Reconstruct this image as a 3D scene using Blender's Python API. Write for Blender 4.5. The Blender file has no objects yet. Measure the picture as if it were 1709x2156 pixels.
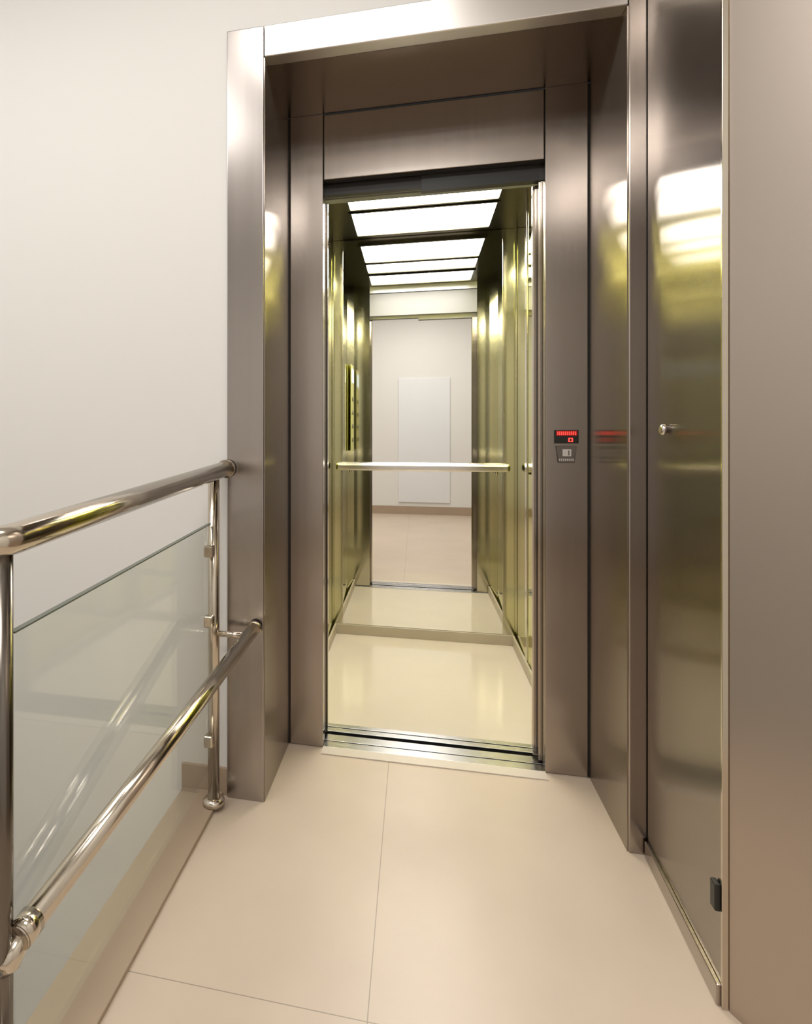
import bpy, bmesh, math, random
from mathutils import Vector
random.seed(3)
SC = bpy.context.scene
COL = SC.collection
SC.view_settings.view_transform = 'Standard'
SC.view_settings.look = 'None'

# ------------------------------------------------------------------ materials
def new_mat(name):
    m = bpy.data.materials.new(name); m.use_nodes = True
    nt = m.node_tree
    return m, nt, nt.nodes['Principled BSDF']

def metal(name, col, rough, stretch=(90, 90, 1.2), var=0.03, rvar=0.1, aniso=0.0, rot=0.0):
    m, nt, p = new_mat(name)
    tc = nt.nodes.new('ShaderNodeTexCoord'); mp = nt.nodes.new('ShaderNodeMapping')
    mp.inputs['Scale'].default_value = stretch
    nz = nt.nodes.new('ShaderNodeTexNoise'); nz.inputs['Scale'].default_value = 1.0; nz.inputs['Detail'].default_value = 3
    nt.links.new(tc.outputs['Object'], mp.inputs['Vector']); nt.links.new(mp.outputs['Vector'], nz.inputs['Vector'])
    mx = nt.nodes.new('ShaderNodeMix'); mx.data_type = 'RGBA'
    mx.inputs[6].default_value = tuple(c*(1-var) for c in col)+(1,)
    mx.inputs[7].default_value = tuple(min(1, c*(1+var)) for c in col)+(1,)
    nt.links.new(nz.outputs['Fac'], mx.inputs[0]); nt.links.new(mx.outputs[2], p.inputs['Base Color'])
    mr = nt.nodes.new('ShaderNodeMapRange')
    mr.inputs['To Min'].default_value = rough*(1-rvar); mr.inputs['To Max'].default_value = rough*(1+rvar)
    nt.links.new(nz.outputs['Fac'], mr.inputs['Value']); nt.links.new(mr.outputs['Result'], p.inputs['Roughness'])
    p.inputs['Metallic'].default_value = 1.0
    if aniso:
        tg = nt.nodes.new('ShaderNodeTangent'); tg.direction_type = 'RADIAL'; tg.axis = 'Z'
        nt.links.new(tg.outputs[0], p.inputs['Tangent']); p.inputs['Anisotropic'].default_value = aniso
        p.inputs['Anisotropic Rotation'].default_value = rot
    return m

def plain(name, col, rough=0.5, var=0.04, scale=4.0, metallic=0.0):
    m, nt, p = new_mat(name)
    tc = nt.nodes.new('ShaderNodeTexCoord')
    nz = nt.nodes.new('ShaderNodeTexNoise'); nz.inputs['Scale'].default_value = scale; nz.inputs['Detail'].default_value = 4
    nt.links.new(tc.outputs['Object'], nz.inputs['Vector'])
    mx = nt.nodes.new('ShaderNodeMix'); mx.data_type = 'RGBA'
    mx.inputs[6].default_value = tuple(c*(1-var) for c in col)+(1,)
    mx.inputs[7].default_value = tuple(min(1, c*(1+var)) for c in col)+(1,)
    nt.links.new(nz.outputs['Fac'], mx.inputs[0]); nt.links.new(mx.outputs[2], p.inputs['Base Color'])
    p.inputs['Roughness'].default_value = rough; p.inputs['Metallic'].default_value = metallic
    return m

def glow(name, col, s):
    m, nt, p = new_mat(name)
    p.inputs['Base Color'].default_value = tuple(col)+(1,)
    p.inputs['Emission Color'].default_value = tuple(col)+(1,)
    p.inputs['Emission Strength'].default_value = s
    return m

def tiles(name, col, grout, x0, y0, size):
    m, nt, p = new_mat(name)
    geo = nt.nodes.new('ShaderNodeNewGeometry'); sx = nt.nodes.new('ShaderNodeSeparateXYZ')
    nt.links.new(geo.outputs['Position'], sx.inputs[0])
    ds = []
    for ax, o in (('X', x0), ('Y', y0)):
        a = nt.nodes.new('ShaderNodeMath'); a.operation = 'SUBTRACT'; a.inputs[1].default_value = o - 20*size
        b = nt.nodes.new('ShaderNodeMath'); b.operation = 'PINGPONG'; b.inputs[1].default_value = size/2
        nt.links.new(sx.outputs[ax], a.inputs[0]); nt.links.new(a.outputs[0], b.inputs[0]); ds.append(b)
    mn = nt.nodes.new('ShaderNodeMath'); mn.operation = 'MINIMUM'
    nt.links.new(ds[0].outputs[0], mn.inputs[0]); nt.links.new(ds[1].outputs[0], mn.inputs[1])
    lt = nt.nodes.new('ShaderNodeMath'); lt.operation = 'LESS_THAN'; lt.inputs[1].default_value = 0.0012
    nt.links.new(mn.outputs[0], lt.inputs[0])
    nz = nt.nodes.new('ShaderNodeTexNoise'); nz.inputs['Scale'].default_value = 2.5; nz.inputs['Detail'].default_value = 5
    nt.links.new(geo.outputs['Position'], nz.inputs['Vector'])
    mx = nt.nodes.new('ShaderNodeMix'); mx.data_type = 'RGBA'
    mx.inputs[6].default_value = tuple(c*0.86 for c in col)+(1,); mx.inputs[7].default_value = tuple(min(1, c*1.12) for c in col)+(1,)
    nt.links.new(nz.outputs['Fac'], mx.inputs[0])
    m2 = nt.nodes.new('ShaderNodeMix'); m2.data_type = 'RGBA'; m2.inputs[7].default_value = tuple(grout)+(1,)
    nt.links.new(lt.outputs[0], m2.inputs[0]); nt.links.new(mx.outputs[2], m2.inputs[6])
    nt.links.new(m2.outputs[2], p.inputs['Base Color'])
    p.inputs['Roughness'].default_value = 0.36
    return m

def glass(name):
    m = bpy.data.materials.new(name); m.use_nodes = True; nt = m.node_tree; nt.nodes.clear()
    out = nt.nodes.new('ShaderNodeOutputMaterial'); mix = nt.nodes.new('ShaderNodeMixShader')
    tr = nt.nodes.new('ShaderNodeBsdfTransparent'); tr.inputs[0].default_value = (0.972, 0.985, 0.966, 1)
    gl = nt.nodes.new('ShaderNodeBsdfGlossy'); gl.inputs['Roughness'].default_value = 0.04
    geo = nt.nodes.new('ShaderNodeNewGeometry')
    mr = nt.nodes.new('ShaderNodeMapRange'); mr.inputs['To Min'].default_value = 1.45; mr.inputs['To Max'].default_value = 1/1.45
    nt.links.new(geo.outputs['Backfacing'], mr.inputs['Value'])
    fr = nt.nodes.new('ShaderNodeFresnel'); nt.links.new(mr.outputs['Result'], fr.inputs['IOR'])
    nt.links.new(fr.outputs[0], mix.inputs[0]); nt.links.new(tr.outputs[0], mix.inputs[1]); nt.links.new(gl.outputs[0], mix.inputs[2])
    nt.links.new(mix.outputs[0], out.inputs['Surface'])
    return m

M = dict(
    plaster = plain('plaster', (0.75, 0.735, 0.712), 0.7, 0.015, 1.5),
    ceil = plain('ceiling_paint', (0.82, 0.815, 0.80), 0.8, 0.01),
    steel = metal('satin_steel', (0.41, 0.365, 0.33), 0.21, (60, 60, 0.8), 0.03, 0.08, 0.5),
    jamb = metal('jamb_steel', (0.43, 0.395, 0.375), 0.24, (40, 40, 0.6), 0.05, 0.1, 0.5),
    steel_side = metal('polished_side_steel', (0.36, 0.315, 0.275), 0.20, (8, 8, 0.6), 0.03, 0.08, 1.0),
    steel_panel = metal('dark_polished_steel', (0.315, 0.278, 0.25), 0.185, (0.5, 0.5, 8), 0.03, 0.08, 1.0),
    steel_light = metal('light_brushed_steel', (0.50, 0.435, 0.385), 0.36, (0.4, 0.4, 2), 0.02, 0.05),
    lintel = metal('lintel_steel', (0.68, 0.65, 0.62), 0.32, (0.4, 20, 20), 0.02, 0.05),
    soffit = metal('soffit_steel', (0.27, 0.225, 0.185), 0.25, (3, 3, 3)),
    chrome = metal('rail_steel', (0.60, 0.54, 0.455), 0.14, (30, 30, 30), 0.03),
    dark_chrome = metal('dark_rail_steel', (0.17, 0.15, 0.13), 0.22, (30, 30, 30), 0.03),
    bright_steel = metal('bright_bar_steel', (0.70, 0.665, 0.63), 0.22, (30, 30, 30), 0.01),
    pale_steel = plain('pale_satin_steel', (0.80, 0.79, 0.78), 0.28, 0.02, 8, 0.3),
    alu = metal('sill_aluminium', (0.36, 0.355, 0.35), 0.26, (1, 120, 120), 0.05),
    gold = metal('olive_steel', (0.57, 0.56, 0.13), 0.055, (0.0, 4, 0.0), 0.12, 0.1, 0.4, 0.25),
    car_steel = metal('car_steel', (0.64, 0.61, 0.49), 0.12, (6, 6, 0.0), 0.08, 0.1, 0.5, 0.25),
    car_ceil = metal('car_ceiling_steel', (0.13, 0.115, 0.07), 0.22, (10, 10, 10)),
    mirror = metal('mirror_silver', (0.94, 0.935, 0.90), 0.012, (1, 1, 1), 0.0),
    black = plain('black_plastic', (0.010, 0.010, 0.009), 0.4, 0.1),
    shadow = plain('dark_joint', (0.02, 0.018, 0.016), 0.7, 0.1),
    track = plain('track_black', (0.012, 0.011, 0.009), 0.45, 0.2),
    floor = tiles('floor_tile', (0.585, 0.482, 0.385), (0.33, 0.265, 0.205), -0.093, 1.175, 1.0),
    lower = plain('stair_floor', (0.76, 0.74, 0.69), 0.5),
    carfloor = plain('car_floor', (0.62, 0.545, 0.47), 0.10, 0.04, 6),
    skirt = plain('skirting_stone', (0.38, 0.29, 0.205), 0.5, 0.06, 6),
    carskirt = plain('car_skirting', (0.46, 0.395, 0.31), 0.35, 0.08, 6),
    threshold = plain('threshold_stone', (0.63, 0.555, 0.48), 0.35, 0.04, 6),
    transom = plain('transom_paint', (0.225, 0.22, 0.222), 0.6, 0.02, 6),
    backing = plain('track_backing_paint', (0.84, 0.83, 0.81), 0.6, 0.02, 6),
    cop = plain('control_plate', (0.52, 0.50, 0.22), 0.45, 0.04, 6),
    copbutton = plain('control_button', (0.20, 0.19, 0.11), 0.4, 0.04, 6),
    glass = glass('clear_glass'),
    glassedge = plain('glass_edge_green', (0.14, 0.16, 0.13), 0.3, 0.1),
    lamp = glow('lamp_diffuser', (1.0, 0.965, 0.90), 17),
    red = glow('red_led', (1.0, 0.06, 0.045), 1.15),
    darkred = glow('dark_red_led', (0.16, 0.001, 0.002), 0.8),
    blue = glow('pale_blue_screen', (0.55, 0.68, 0.9), 0.9),
    greyplate = metal('grey_plate', (0.22, 0.20, 0.185), 0.4),
    greymark = plain('grey_mark', (0.55, 0.52, 0.48), 0.5),
    doorwhite = plain('door_white', (0.755, 0.765, 0.785), 0.5, 0.02),
)

# ------------------------------------------------------------------ mesh helpers
def box(bm, x0, x1, y0, y1, z0, z1):
    v = [bm.verts.new(p) for p in ((x0,y0,z0),(x1,y0,z0),(x1,y1,z0),(x0,y1,z0),(x0,y0,z1),(x1,y0,z1),(x1,y1,z1),(x0,y1,z1))]
    for f in ((3,2,1,0),(4,5,6,7),(0,1,5,4),(1,2,6,5),(2,3,7,6),(3,0,4,7)):
        bm.faces.new([v[i] for i in f])

def tube(bm, pts, r, seg=24):
    pts = [Vector(p) for p in pts]; rings = []
    rr = r if isinstance(r, (list, tuple)) else [r]*len(pts)
    prev = None
    for i, p in enumerate(pts):
        a = (pts[i]-pts[i-1]).normalized() if i > 0 else None
        b = (pts[i+1]-pts[i]).normalized() if i < len(pts)-1 else None
        t = (a+b).normalized() if a and b else (a or b)
        if prev is None:
            ref = Vector((0,0,1)) if abs(t.z) < 0.9 else Vector((0,1,0))
            u = t.cross(ref).normalized()
        else:
            u = (prev - t*prev.dot(t)).normalized()
        prev = u; w = t.cross(u).normalized()
        rings.append([bm.verts.new(p + (u*math.cos(2*math.pi*j/seg) + w*math.sin(2*math.pi*j/seg))*rr[i]) for j in range(seg)])
    for i in range(len(rings)-1):
        for j in range(seg):
            f = bm.faces.new((rings[i][j], rings[i][(j+1)%seg], rings[i+1][(j+1)%seg], rings[i+1][j])); f.smooth = True
    bm.faces.new(rings[0][::-1]); bm.faces.new(rings[-1])

def prism(bm, poly, z0, z1):
    n = len(poly)
    a = [bm.verts.new((x, y, z0)) for x, y in poly]; b = [bm.verts.new((x, y, z1)) for x, y in poly]
    bm.faces.new(a[::-1]); bm.faces.new(b)
    for i in range(n): bm.faces.new((a[i], a[(i+1)%n], b[(i+1)%n], b[i]))

def sheet(bm, x0, x1, outline):      # a plate of outline (y, z) points, thick along x
    n = len(outline)
    a = [bm.verts.new((x0, y, z)) for y, z in outline]; b = [bm.verts.new((x1, y, z)) for y, z in outline]
    bm.faces.new(a[::-1]); bm.faces.new(b)
    for i in range(n): bm.faces.new((a[i], a[(i+1)%n], b[(i+1)%n], b[i]))

def wpos(o):
    v = Vector((0,0,0))
    while o: v += o.location; o = o.parent
    return v

def obj(name, build, mat, parent=None, bevel=0.0, label=None):
    bm = bmesh.new(); build(bm)
    bmesh.ops.recalc_face_normals(bm, faces=bm.faces)
    lo = Vector([min(v.co[i] for v in bm.verts) for i in range(3)]); hi = Vector([max(v.co[i] for v in bm.verts) for i in range(3)])
    org = Vector(((lo.x+hi.x)/2, (lo.y+hi.y)/2, lo.z))
    for v in bm.verts: v.co -= org
    me = bpy.data.meshes.new(name); bm.to_mesh(me); bm.free(); me.materials.append(mat)
    o = bpy.data.objects.new(name, me); COL.objects.link(o)
    o.location = org - (wpos(parent) if parent else Vector((0,0,0)))
    if parent: o.parent = parent
    if bevel:
        b = o.modifiers.new('bevel', 'BEVEL'); b.width = bevel; b.segments = 3; b.limit_method = 'ANGLE'
    if label: o['label'] = label
    return o

def bx(name, dims, mat, parent=None, bevel=0.0, label=None):
    return obj(name, lambda bm: box(bm, *dims), mat, parent, bevel, label)
def boxes(name, lst, mat, parent=None, bevel=0.0, label=None):
    def f(bm):
        for d in lst: box(bm, *d)
    return obj(name, f, mat, parent, bevel, label)
def tb(name, pts, r, mat, parent=None, label=None):
    return obj(name, lambda bm: tube(bm, pts, r), mat, parent, 0, label)
def struct(name, lst, mat, bevel=0.0):
    o = boxes(name, lst, mat, None, bevel); o['kind'] = 'structure'; return o
def thing(name, label, cat, loc, group=None):
    o = bpy.data.objects.new(name, None); COL.objects.link(o); o.location = loc
    o['label'] = label; o['category'] = cat
    if group: o['group'] = group
    return o
def tag(o, label, cat, group=None):
    o['label'] = label; o['category'] = cat
    if group: o['group'] = group
    return o

# ------------------------------------------------------------------ dimensions
YF, YW, YD = 1.81, 1.83, 2.18       # frame front, wall face, door plane
XL0, XL, XR, XR1 = -0.588, -0.467, 0.575, 0.695
ZS, ZT = 2.347, 2.445               # soffit, top of surround
CEIL = 3.10
YB = 3.48                           # back of the car
CX0, CX1 = -0.465, 0.53
CZ = 2.30

# ------------------------------------------------------------------ setting
struct('floor', [(-0.74, 1.30, -2.1, YD, -0.25, 0), (-2.6, -0.74, -2.1, 0.35, -0.25, 0)], M['floor'])
struct('floor_lower', [(-2.6, -0.74, 0.35, YW, -1.75, -1.7)], M['lower'])
struct('wall_front', [(-2.6, XL0-0.001, YW, 2.16, -1.75, CEIL)], M['plaster'])
struct('wall_front_upper', [(XL0-0.001, XR1+0.001, YW, 2.16, ZT+0.001, CEIL)], M['plaster'])
struct('wall_front_end', [(XR1+0.001, 1.4, YW, 2.16, 0, CEIL)], M['plaster'])
struct('wall_left', [(-2.7, -2.6, -2.1, YW, -1.75, CEIL)], M['plaster'])
struct('wall_back', [(-2.6, 1.3, -2.2, -2.1, -0.25, CEIL)], M['plaster'])
struct('wall_under_landing', [(-2.6, -0.74, 0.30, 0.35, -1.75, -0.25), (-0.79, -0.74, 0.35, YW, -1.75, -0.25)], M['plaster'])
struct('ceiling', [(-2.7, 1.4, -2.2, 2.2, CEIL, CEIL+0.08)], M['ceil'])
wr = obj('wall_right', lambda bm: prism(bm, [(0.612, 1.352), (1.10, 0.507), (1.16, 0.53), (0.672, 1.385)], 0, CEIL), M['steel_light'])
wr['kind'] = 'structure'
struct('wall_side', [(1.10, 1.20, -2.1, 0.52, 0, CEIL)], M['plaster'])
struct('baseboard_front', [(-0.745, XL0, YW-0.012, YW, 0, 0.085)], M['skirt'])
struct('baseboard_back', [(-2.6, -0.25, -2.1, -2.085, 0, 0.12), (-0.25, 0.49, -2.1, -2.085, 0, 0.12), (0.49, 1.10, -2.1, -2.085, 0, 0.12)], M['skirt'])
struct('trim_1', [(-0.74, -0.603, 0.35, YW-0.012, 0.0, 0.012)], M['skirt'], 0.003)
struct('trim_2', [(-0.335, 0.433, YD-0.05, YD, 0.0, 0.004)], M['threshold'])
struct('door_1', [(-0.25, 0.49, -2.10, -2.08, 0.18, 2.02)], M['doorwhite'], 0.004)   # pale door behind the viewpoint, seen in the mirror

# ------------------------------------------------------------------ lift surround
s = thing('lift_surround', 'deep stainless steel surround framing the lift entrance', 'door frame', (0.05, YF, 0))
bx('jamb', (XL0, XL, YF, YD, 0, ZT), M['jamb'], s, 0.003)
bx('jamb', (XR, XR1, YF, YD, 0, ZT), M['steel'], s, 0.003)
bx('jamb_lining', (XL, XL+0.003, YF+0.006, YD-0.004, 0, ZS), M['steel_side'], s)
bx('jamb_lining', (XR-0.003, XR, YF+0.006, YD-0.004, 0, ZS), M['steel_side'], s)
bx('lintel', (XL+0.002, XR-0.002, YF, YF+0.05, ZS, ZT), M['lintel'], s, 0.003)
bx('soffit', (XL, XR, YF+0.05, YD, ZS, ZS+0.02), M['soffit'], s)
bx('column', (XL+0.008, -0.3356, YD, YD+0.045, 0, ZS), M['steel'], s, 0.002)
bx('column', (0.4328, XR-0.008, YD, YD+0.045, 0, ZS), M['steel'], s, 0.002)
bx('header_panel', (-0.3326, 0.4298, YD+0.003, YD+0.045, 2.105, ZS-0.004), M['steel'], s, 0.002)
boxes('joint', [(XL, XL+0.008, YD+0.006, YD+0.04, 0, ZS), (XR-0.008, XR, YD+0.006, YD+0.04, 0, ZS), (-0.3356, -0.3326, YD+0.008, YD+0.04, 2.105, ZS), (0.4298, 0.4328, YD+0.008, YD+0.04, 2.105, ZS)], M['shadow'], s)

# door gear and leaves
t = thing('door_track', 'black sliding door track under the steel header of the lift', 'door track', (0.05, 2.235, 2.05))
bx('rail', (-0.46, 0.02, 2.232, 2.26, 2.065, 2.20), M['track'], t)
bx('hanger_cover', (0.02, 0.56, 2.226, 2.26, 2.05, 2.20), M['black'], t)
boxes('backing', [(-0.46, 0.02, 2.2605, 2.2635, 2.066, 2.28), (0.02, 0.56, 2.2605, 2.2635, 2.051, 2.28)], M['backing'], t)
def leaf(x0, x1, y0, y1, edge, label):
    l = thing('sliding_door_leaf', label, 'lift door', ((x0+x1)/2, (y0+y1)/2, 0.012), 'open leaves of the lift door')
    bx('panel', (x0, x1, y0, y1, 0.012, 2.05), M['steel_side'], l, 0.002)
    if edge < (x0+x1)/2: bx('edge_strip', (x0-0.006, x0, y0+0.004, y1-0.004, 0.012, 2.05), M['chrome'], l)
    else: bx('edge_strip', (x1, x1+0.006, y0+0.004, y1-0.004, 0.012, 2.05), M['chrome'], l)
leaf(-0.56, -0.337, 2.266, 2.292, -0.337, 'open steel lift door leaf tucked behind the column nearest the glass railing')
leaf(0.428, 0.66, 2.232, 2.256, 0.428, 'outer steel lift door leaf just behind the column with the red display')
leaf(0.414, 0.66, 2.266, 2.292, 0.414, 'inner steel lift door leaf set deeper behind the column with the red display')
sl = thing('door_sill', 'grooved aluminium lift door sill at the edge of the tiled landing', 'sill', (0.05, 2.22, 0))
boxes('sill_plate', [(-0.335, 0.433, YD, 2.222, -0.03, 0.004), (-0.335, 0.433, 2.228, 2.275, -0.03, 0.004)], M['alu'], sl, 0.001)
bx('groove', (-0.335, 0.433, YD+0.002, 2.274, -0.04, -0.008), M['shadow'], sl)

# ------------------------------------------------------------------ lift car
c = thing('lift_car', 'lift car with olive gold steel walls and a pale floor', 'lift', (0.03, 2.90, 0))
bx('car_floor', (CX0, CX1, 2.362, YB, -0.05, 0.0), M['carfloor'], c)
boxes('car_sill', [(CX0, CX1, 2.30, 2.330, -0.03, 0.004), (CX0, CX1, 2.337, 2.362, -0.03, 0.004)], M['alu'], c, 0.001)
ys = [2.345, 2.72, 3.10, YB]
for k in range(3):                      # slightly toed steel sheets, three to a side
    y0, y1 = ys[k]+0.002, ys[k+1]-0.002
    a = (0.0, 0.010, 0.0)[k]; b = (0.010, 0.0, 0.008)[k]
    obj('side_wall', lambda bm: prism(bm, [(CX0-0.03, y0), (CX0-a, y0), (CX0-b, y1), (CX0-0.03, y1)], 0.0, CZ), M['gold'], c)
    obj('side_wall', lambda bm: prism(bm, [(CX1+a, y0), (CX1+0.03, y0), (CX1+0.03, y1), (CX1+b, y1)], 0.0, CZ), M['gold'], c)
for x0, x1 in ((CX0-0.004, CX0+0.004), (CX1-0.004, CX1+0.004)):
    bx('cover_strip', (x0, x1, 3.075, 3.125, 0.055, CZ), M['car_steel'], c, 0.002)
bx('back_wall', (CX0-0.03, CX1+0.03, YB, YB+0.03, 0.0, CZ), M['car_steel'], c)
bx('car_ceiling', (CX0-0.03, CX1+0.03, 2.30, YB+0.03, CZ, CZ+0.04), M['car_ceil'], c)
bx('front_return', (CX0-0.03, -0.345, 2.30, 2.345, 0.0, CZ), M['car_steel'], c)
bx('front_return', (0.442, CX1+0.03, 2.30, 2.345, 0.0, CZ), M['car_steel'], c)
bx('transom', (-0.345, 0.442, 2.305, 2.345, 2.076, 2.244), M['transom'], c)
bx('transom_joint', (-0.345, 0.442, 2.310, 2.340, 2.244, 2.252), M['shadow'], c)
bx('transom_cap', (-0.345, 0.442, 2.305, 2.345, 2.252, CZ), M['pale_steel'], c)
boxes('corner_post', [(CX0, CX0+0.05, YB-0.012, YB, 0.055, CZ), (CX1-0.062, CX1, YB-0.012, YB, 0.055, CZ)], M['car_steel'], c, 0.002)
boxes('skirting', [(CX0, CX1, YB-0.02, YB, 0, 0.056), (CX0, CX0+0.012, 2.36, YB-0.02, 0, 0.056), (CX1-0.012, CX1, 2.36, YB-0.02, 0, 0.056)], M['carskirt'], c, 0.002)
mr = bx('wall_mirror', (CX0+0.05, CX1-0.062, YB-0.01, YB-0.001, 0.058, CZ-0.005), M['mirror'])
tag(mr, 'full height mirror on the back wall of the lift car', 'mirror')
for y0, y1, lab in ((2.78, 2.985, 'glowing ceiling light strip of the lift car nearest the door'), (3.035, 3.375, 'glowing ceiling light strip of the lift car nearest the mirror'), (2.45, 2.70, 'glowing ceiling light strip of the lift car above its doorway')):
    l = thing('ceiling_light', lab, 'ceiling light', (0.03, (y0+y1)/2, CZ-0.012), 'light strips in the lift ceiling')
    bx('diffuser', (-0.32, 0.385, y0, y1, CZ-0.008, CZ-0.001), M['lamp'], l)
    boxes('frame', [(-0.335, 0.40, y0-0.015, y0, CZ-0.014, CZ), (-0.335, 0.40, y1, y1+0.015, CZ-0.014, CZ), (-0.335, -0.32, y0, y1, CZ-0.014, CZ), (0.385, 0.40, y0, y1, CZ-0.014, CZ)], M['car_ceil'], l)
h = thing('handrail', 'pale steel handrail across the mirror inside the lift car', 'handrail', (0.03, YB-0.06, 0.95))
bx('bar', (CX0+0.015, CX1-0.03, YB-0.084, YB-0.050, 0.958, 1.002), M['bright_steel'], h, 0.014)
for x in (CX0+0.10, CX1-0.10):
    tb('bracket', [(x, YB-0.012, 0.950), (x, YB-0.067, 0.950), (x, YB-0.067, 0.960)], 0.007, M['chrome'], h)
cp = thing('control_panel', 'lift control panel with pale blue screen seen at left in the mirror', 'control panel', (CX0, 2.54, 1.05))
bx('plate', (CX0+0.003, CX0+0.009, 2.46, 2.62, 1.05, 1.68), M['cop'], cp, 0.001)
bx('screen', (CX0+0.009, CX0+0.012, 2.475, 2.605, 1.55, 1.65), M['blue'], cp)
for i in range(4):
    for j in range(2):
        y, z = 2.505+0.07*j, 1.13+0.10*i
        tb('button', [(CX0+0.009, y, z), (CX0+0.013, y, z)], 0.016, M['copbutton'], cp)

# ------------------------------------------------------------------ indicator and call button on the column
fi = thing('floor_indicator', 'black display with red lit digits on the steel column', 'display', (0.499, YD, 1.128))
bx('housing', (0.461, 0.537, YD-0.006, YD, 1.128, 1.174), M['black'], fi, 0.0015)
bx('lit_bar', (0.466, 0.532, YD-0.0072, YD-0.006, 1.154, 1.171), M['darkred'], fi)
boxes('segment', [(0.4695+0.0062*k, 0.4728+0.0062*k, YD-0.0082, YD-0.0072, 1.1565, 1.1685) for k in range(10)], M['red'], fi)
boxes('digit', [(0.504, 0.519, YD-0.0075, YD-0.006, 1.144, 1.147), (0.504, 0.519, YD-0.0075, YD-0.006, 1.133, 1.136), (0.504, 0.5085, YD-0.0075, YD-0.006, 1.136, 1.144), (0.5145, 0.519, YD-0.0075, YD-0.006, 1.136, 1.144)], M['red'], fi)
cb = thing('call_button', 'grey lift call button plate below the red display', 'call button', (0.499, YD, 1.06))
def plate(bm):
    v = [bm.verts.new(p) for p in ((0.472, YD, 1.062), (0.526, YD, 1.062), (0.533, YD, 1.120), (0.465, YD, 1.120), (0.474, YD-0.005, 1.064), (0.524, YD-0.005, 1.064), (0.531, YD-0.005, 1.118), (0.467, YD-0.005, 1.118))]
    for f in ((0,1,2,3),(4,5,6,7),(0,1,5,4),(1,2,6,5),(2,3,7,6),(3,0,4,7)): bm.faces.new([v[i] for i in f])
obj('plate', plate, M['greyplate'], cb)
bx('push_button', (0.486, 0.514, YD-0.009, YD-0.005, 1.084, 1.108), M['greymark'], cb, 0.002)
boxes('mark', [(0.476+0.006*k, 0.479+0.006*k, YD-0.006, YD-0.005, 1.069, 1.076) for k in range(8)], M['greymark'], cb)
bx('icon', (0.503, 0.507, YD-0.0098, YD-0.009, 1.088, 1.104), M['greyplate'], cb)

# ------------------------------------------------------------------ steel panel at the right
p = thing('panel_door', 'dark polished steel panel with a small round knob beside the lift surround', 'panel', (0.62, 1.58, 0))
obj('leaf', lambda bm: prism(bm, [(0.602, 1.362), (0.640, 1.362), (0.658, 1.803), (0.620, 1.803)], 0.046, CEIL-0.01), M['steel_panel'], p)
obj('base_rail', lambda bm: prism(bm, [(0.593, 1.362), (0.640, 1.362), (0.658, 1.803), (0.611, 1.803)], 0.0, 0.044), M['steel'], p, 0.003)
bx('edge_strip', (0.600, 0.64, 1.355, 1.361, 0.0, CEIL-0.01), M['chrome'], p, 0.001)
k = tb('knob', [(0.6165, 1.66, 1.168), (0.609, 1.66, 1.168), (0.608, 1.66, 1.168), (0.602, 1.66, 1.168), (0.598, 1.66, 1.168)], [0.008, 0.008, 0.014, 0.014, 0.009], M['bright_steel'], p)
bx('latch', (0.590, 0.602, 1.362, 1.384, 0.190, 0.246), M['black'], p, 0.003, 'black latch low on the edge of the panel')

# ------------------------------------------------------------------ railing
r = thing('glass_railing', 'stainless steel railing with clear glass infill along the landing edge', 'railing', (-0.612, 1.28, 0.012))
def post(x, y, top, mat, rad):
    po = tb('post', [(x, y, 0.012), (x, y, top)], rad, mat, r)
    tb('base_flange', [(x, y, 0.012), (x, y, 0.024), (x, y, 0.034)], [0.034, 0.034, 0.024], M['chrome'], po)
    return po
pf = post(-0.612, 1.752, 1.03, M['chrome'], 0.018)
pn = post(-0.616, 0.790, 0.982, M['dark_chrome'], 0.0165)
tb('saddle', [(-0.612, 1.752, 1.015), (-0.611, 1.752, 1.035)], [0.012, 0.02], M['chrome'], pf)
for z in (0.80, 0.585, 0.22):
    bx('glass_clamp', (-0.632, -0.603, 1.712, 1.740, z-0.018, z+0.018), M['chrome'], pf, 0.005)
gp = obj('glass_panel', lambda bm: sheet(bm, -0.622, -0.612, [(0.815, 0.115), (1.728, 0.125), (1.728, 0.882), (0.815, 0.842)]), M['glass'], r, 0.001)
obj('polished_edge', lambda bm: sheet(bm, -0.6225, -0.6115, [(0.815, 0.8425), (1.728, 0.8825), (1.728, 0.8855), (0.815, 0.8455)]), M['glassedge'], gp)
tr = tb('top_rail', [(-1.00, 0.752, 0.990), (-0.640, 0.772, 0.990), (-0.622, 0.778, 0.990), (-0.612, 0.790, 0.991), (-0.607, 0.812, 0.993), (-0.586, YF-0.008, 1.050)], 0.0245, M['chrome'], r)
tb('wall_collar', [(-0.587, YF-0.020, 1.049), (-0.586, YF-0.006, 1.050)], 0.029, M['chrome'], tr)
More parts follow.
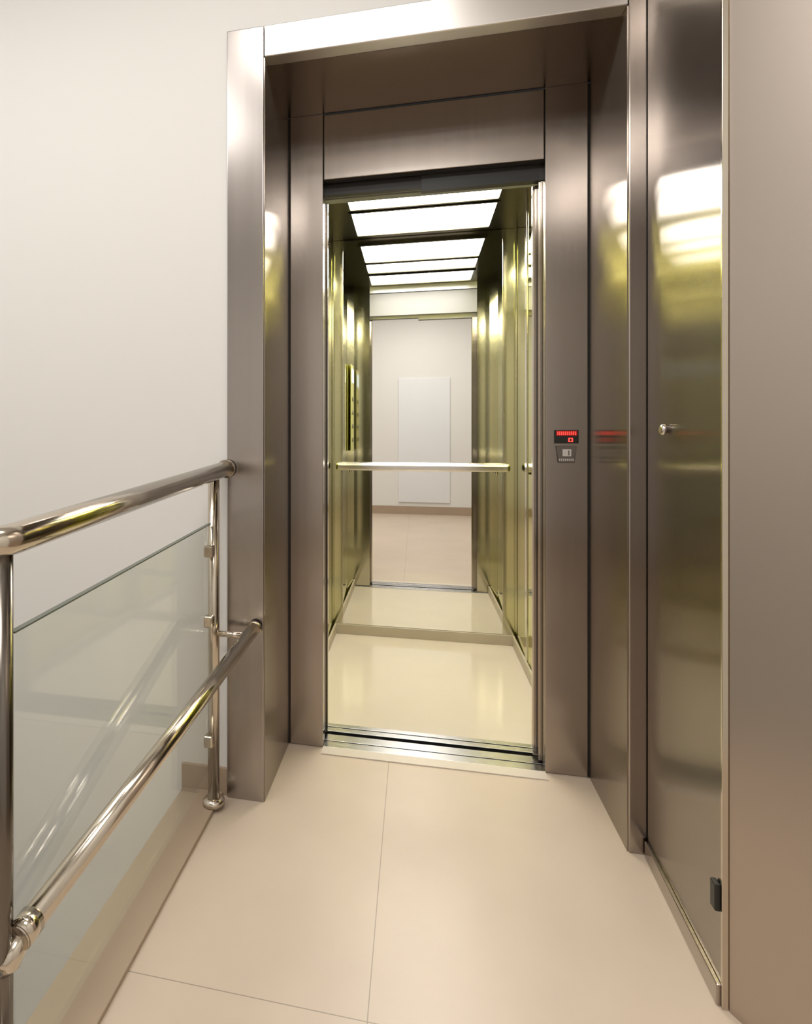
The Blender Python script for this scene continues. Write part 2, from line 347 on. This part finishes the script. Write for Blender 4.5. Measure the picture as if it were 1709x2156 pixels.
lr = tb('lower_rail', [(-0.592, 0.795, 0.385), (-0.493, YF-0.008, 0.551)], 0.020, M['chrome'], r)
tb('wall_collar', [(-0.494, YF-0.018, 0.549), (-0.493, YF-0.007, 0.551)], 0.023, M['chrome'], lr)
tb('bracket', [(-0.616, 0.79, 0.345), (-0.604, 0.795, 0.352), (-0.592, 0.808, 0.384)], [0.019, 0.018, 0.015], M['chrome'], lr)
tb('collar', [(-0.5918, 0.797, 0.3853), (-0.589, 0.828, 0.3905)], 0.0225, M['chrome'], lr)
tb('bracket', [(-0.612, 1.752, 0.541), (-0.499, 1.752, 0.541)], 0.009, M['chrome'], lr)

# ------------------------------------------------------------------ lights
def area(name, loc, sx, sy, w, col=(1, 0.97, 0.93), rot=(0,0,0)):
    d = bpy.data.lights.new(name, 'AREA'); d.shape = 'RECTANGLE'; d.size = sx; d.size_y = sy; d.energy = w; d.color = col
    o = bpy.data.objects.new(name, d); COL.objects.link(o); o.location = loc; o.rotation_euler = rot
    return o
area('hall_lamp', (-0.35, 0.75, CEIL-0.02), 0.8, 0.35, 13)
area('hall_lamp', (0.0, -0.55, CEIL-0.02), 0.85, 0.24, 13)
area('hall_lamp', (0.0, -1.00, CEIL-0.02), 0.85, 0.24, 18)
area('stair_lamp', (-1.7, 0.4, CEIL-0.02), 1.2, 1.0, 27, (1, 0.98, 0.95))
w = bpy.data.worlds.new('world'); SC.world = w; w.use_nodes = True
w.node_tree.nodes['Background'].inputs[0].default_value = (1, 0.93, 0.86, 1); w.node_tree.nodes['Background'].inputs[1].default_value = 0.02

# ------------------------------------------------------------------ camera
cd = bpy.data.cameras.new('camera'); co = bpy.data.objects.new('camera', cd); COL.objects.link(co)
co.location = (0, 0, 1.15); co.rotation_euler = (math.radians(90), 0, math.atan(279/1250))
cd.sensor_fit = 'AUTO'; cd.sensor_width = 36; cd.lens = 1250/2156*36
cd.shift_x = (854.5-596)/2156; cd.shift_y = -(1078-920)/2156
cd.clip_start = 0.02
SC.camera = co
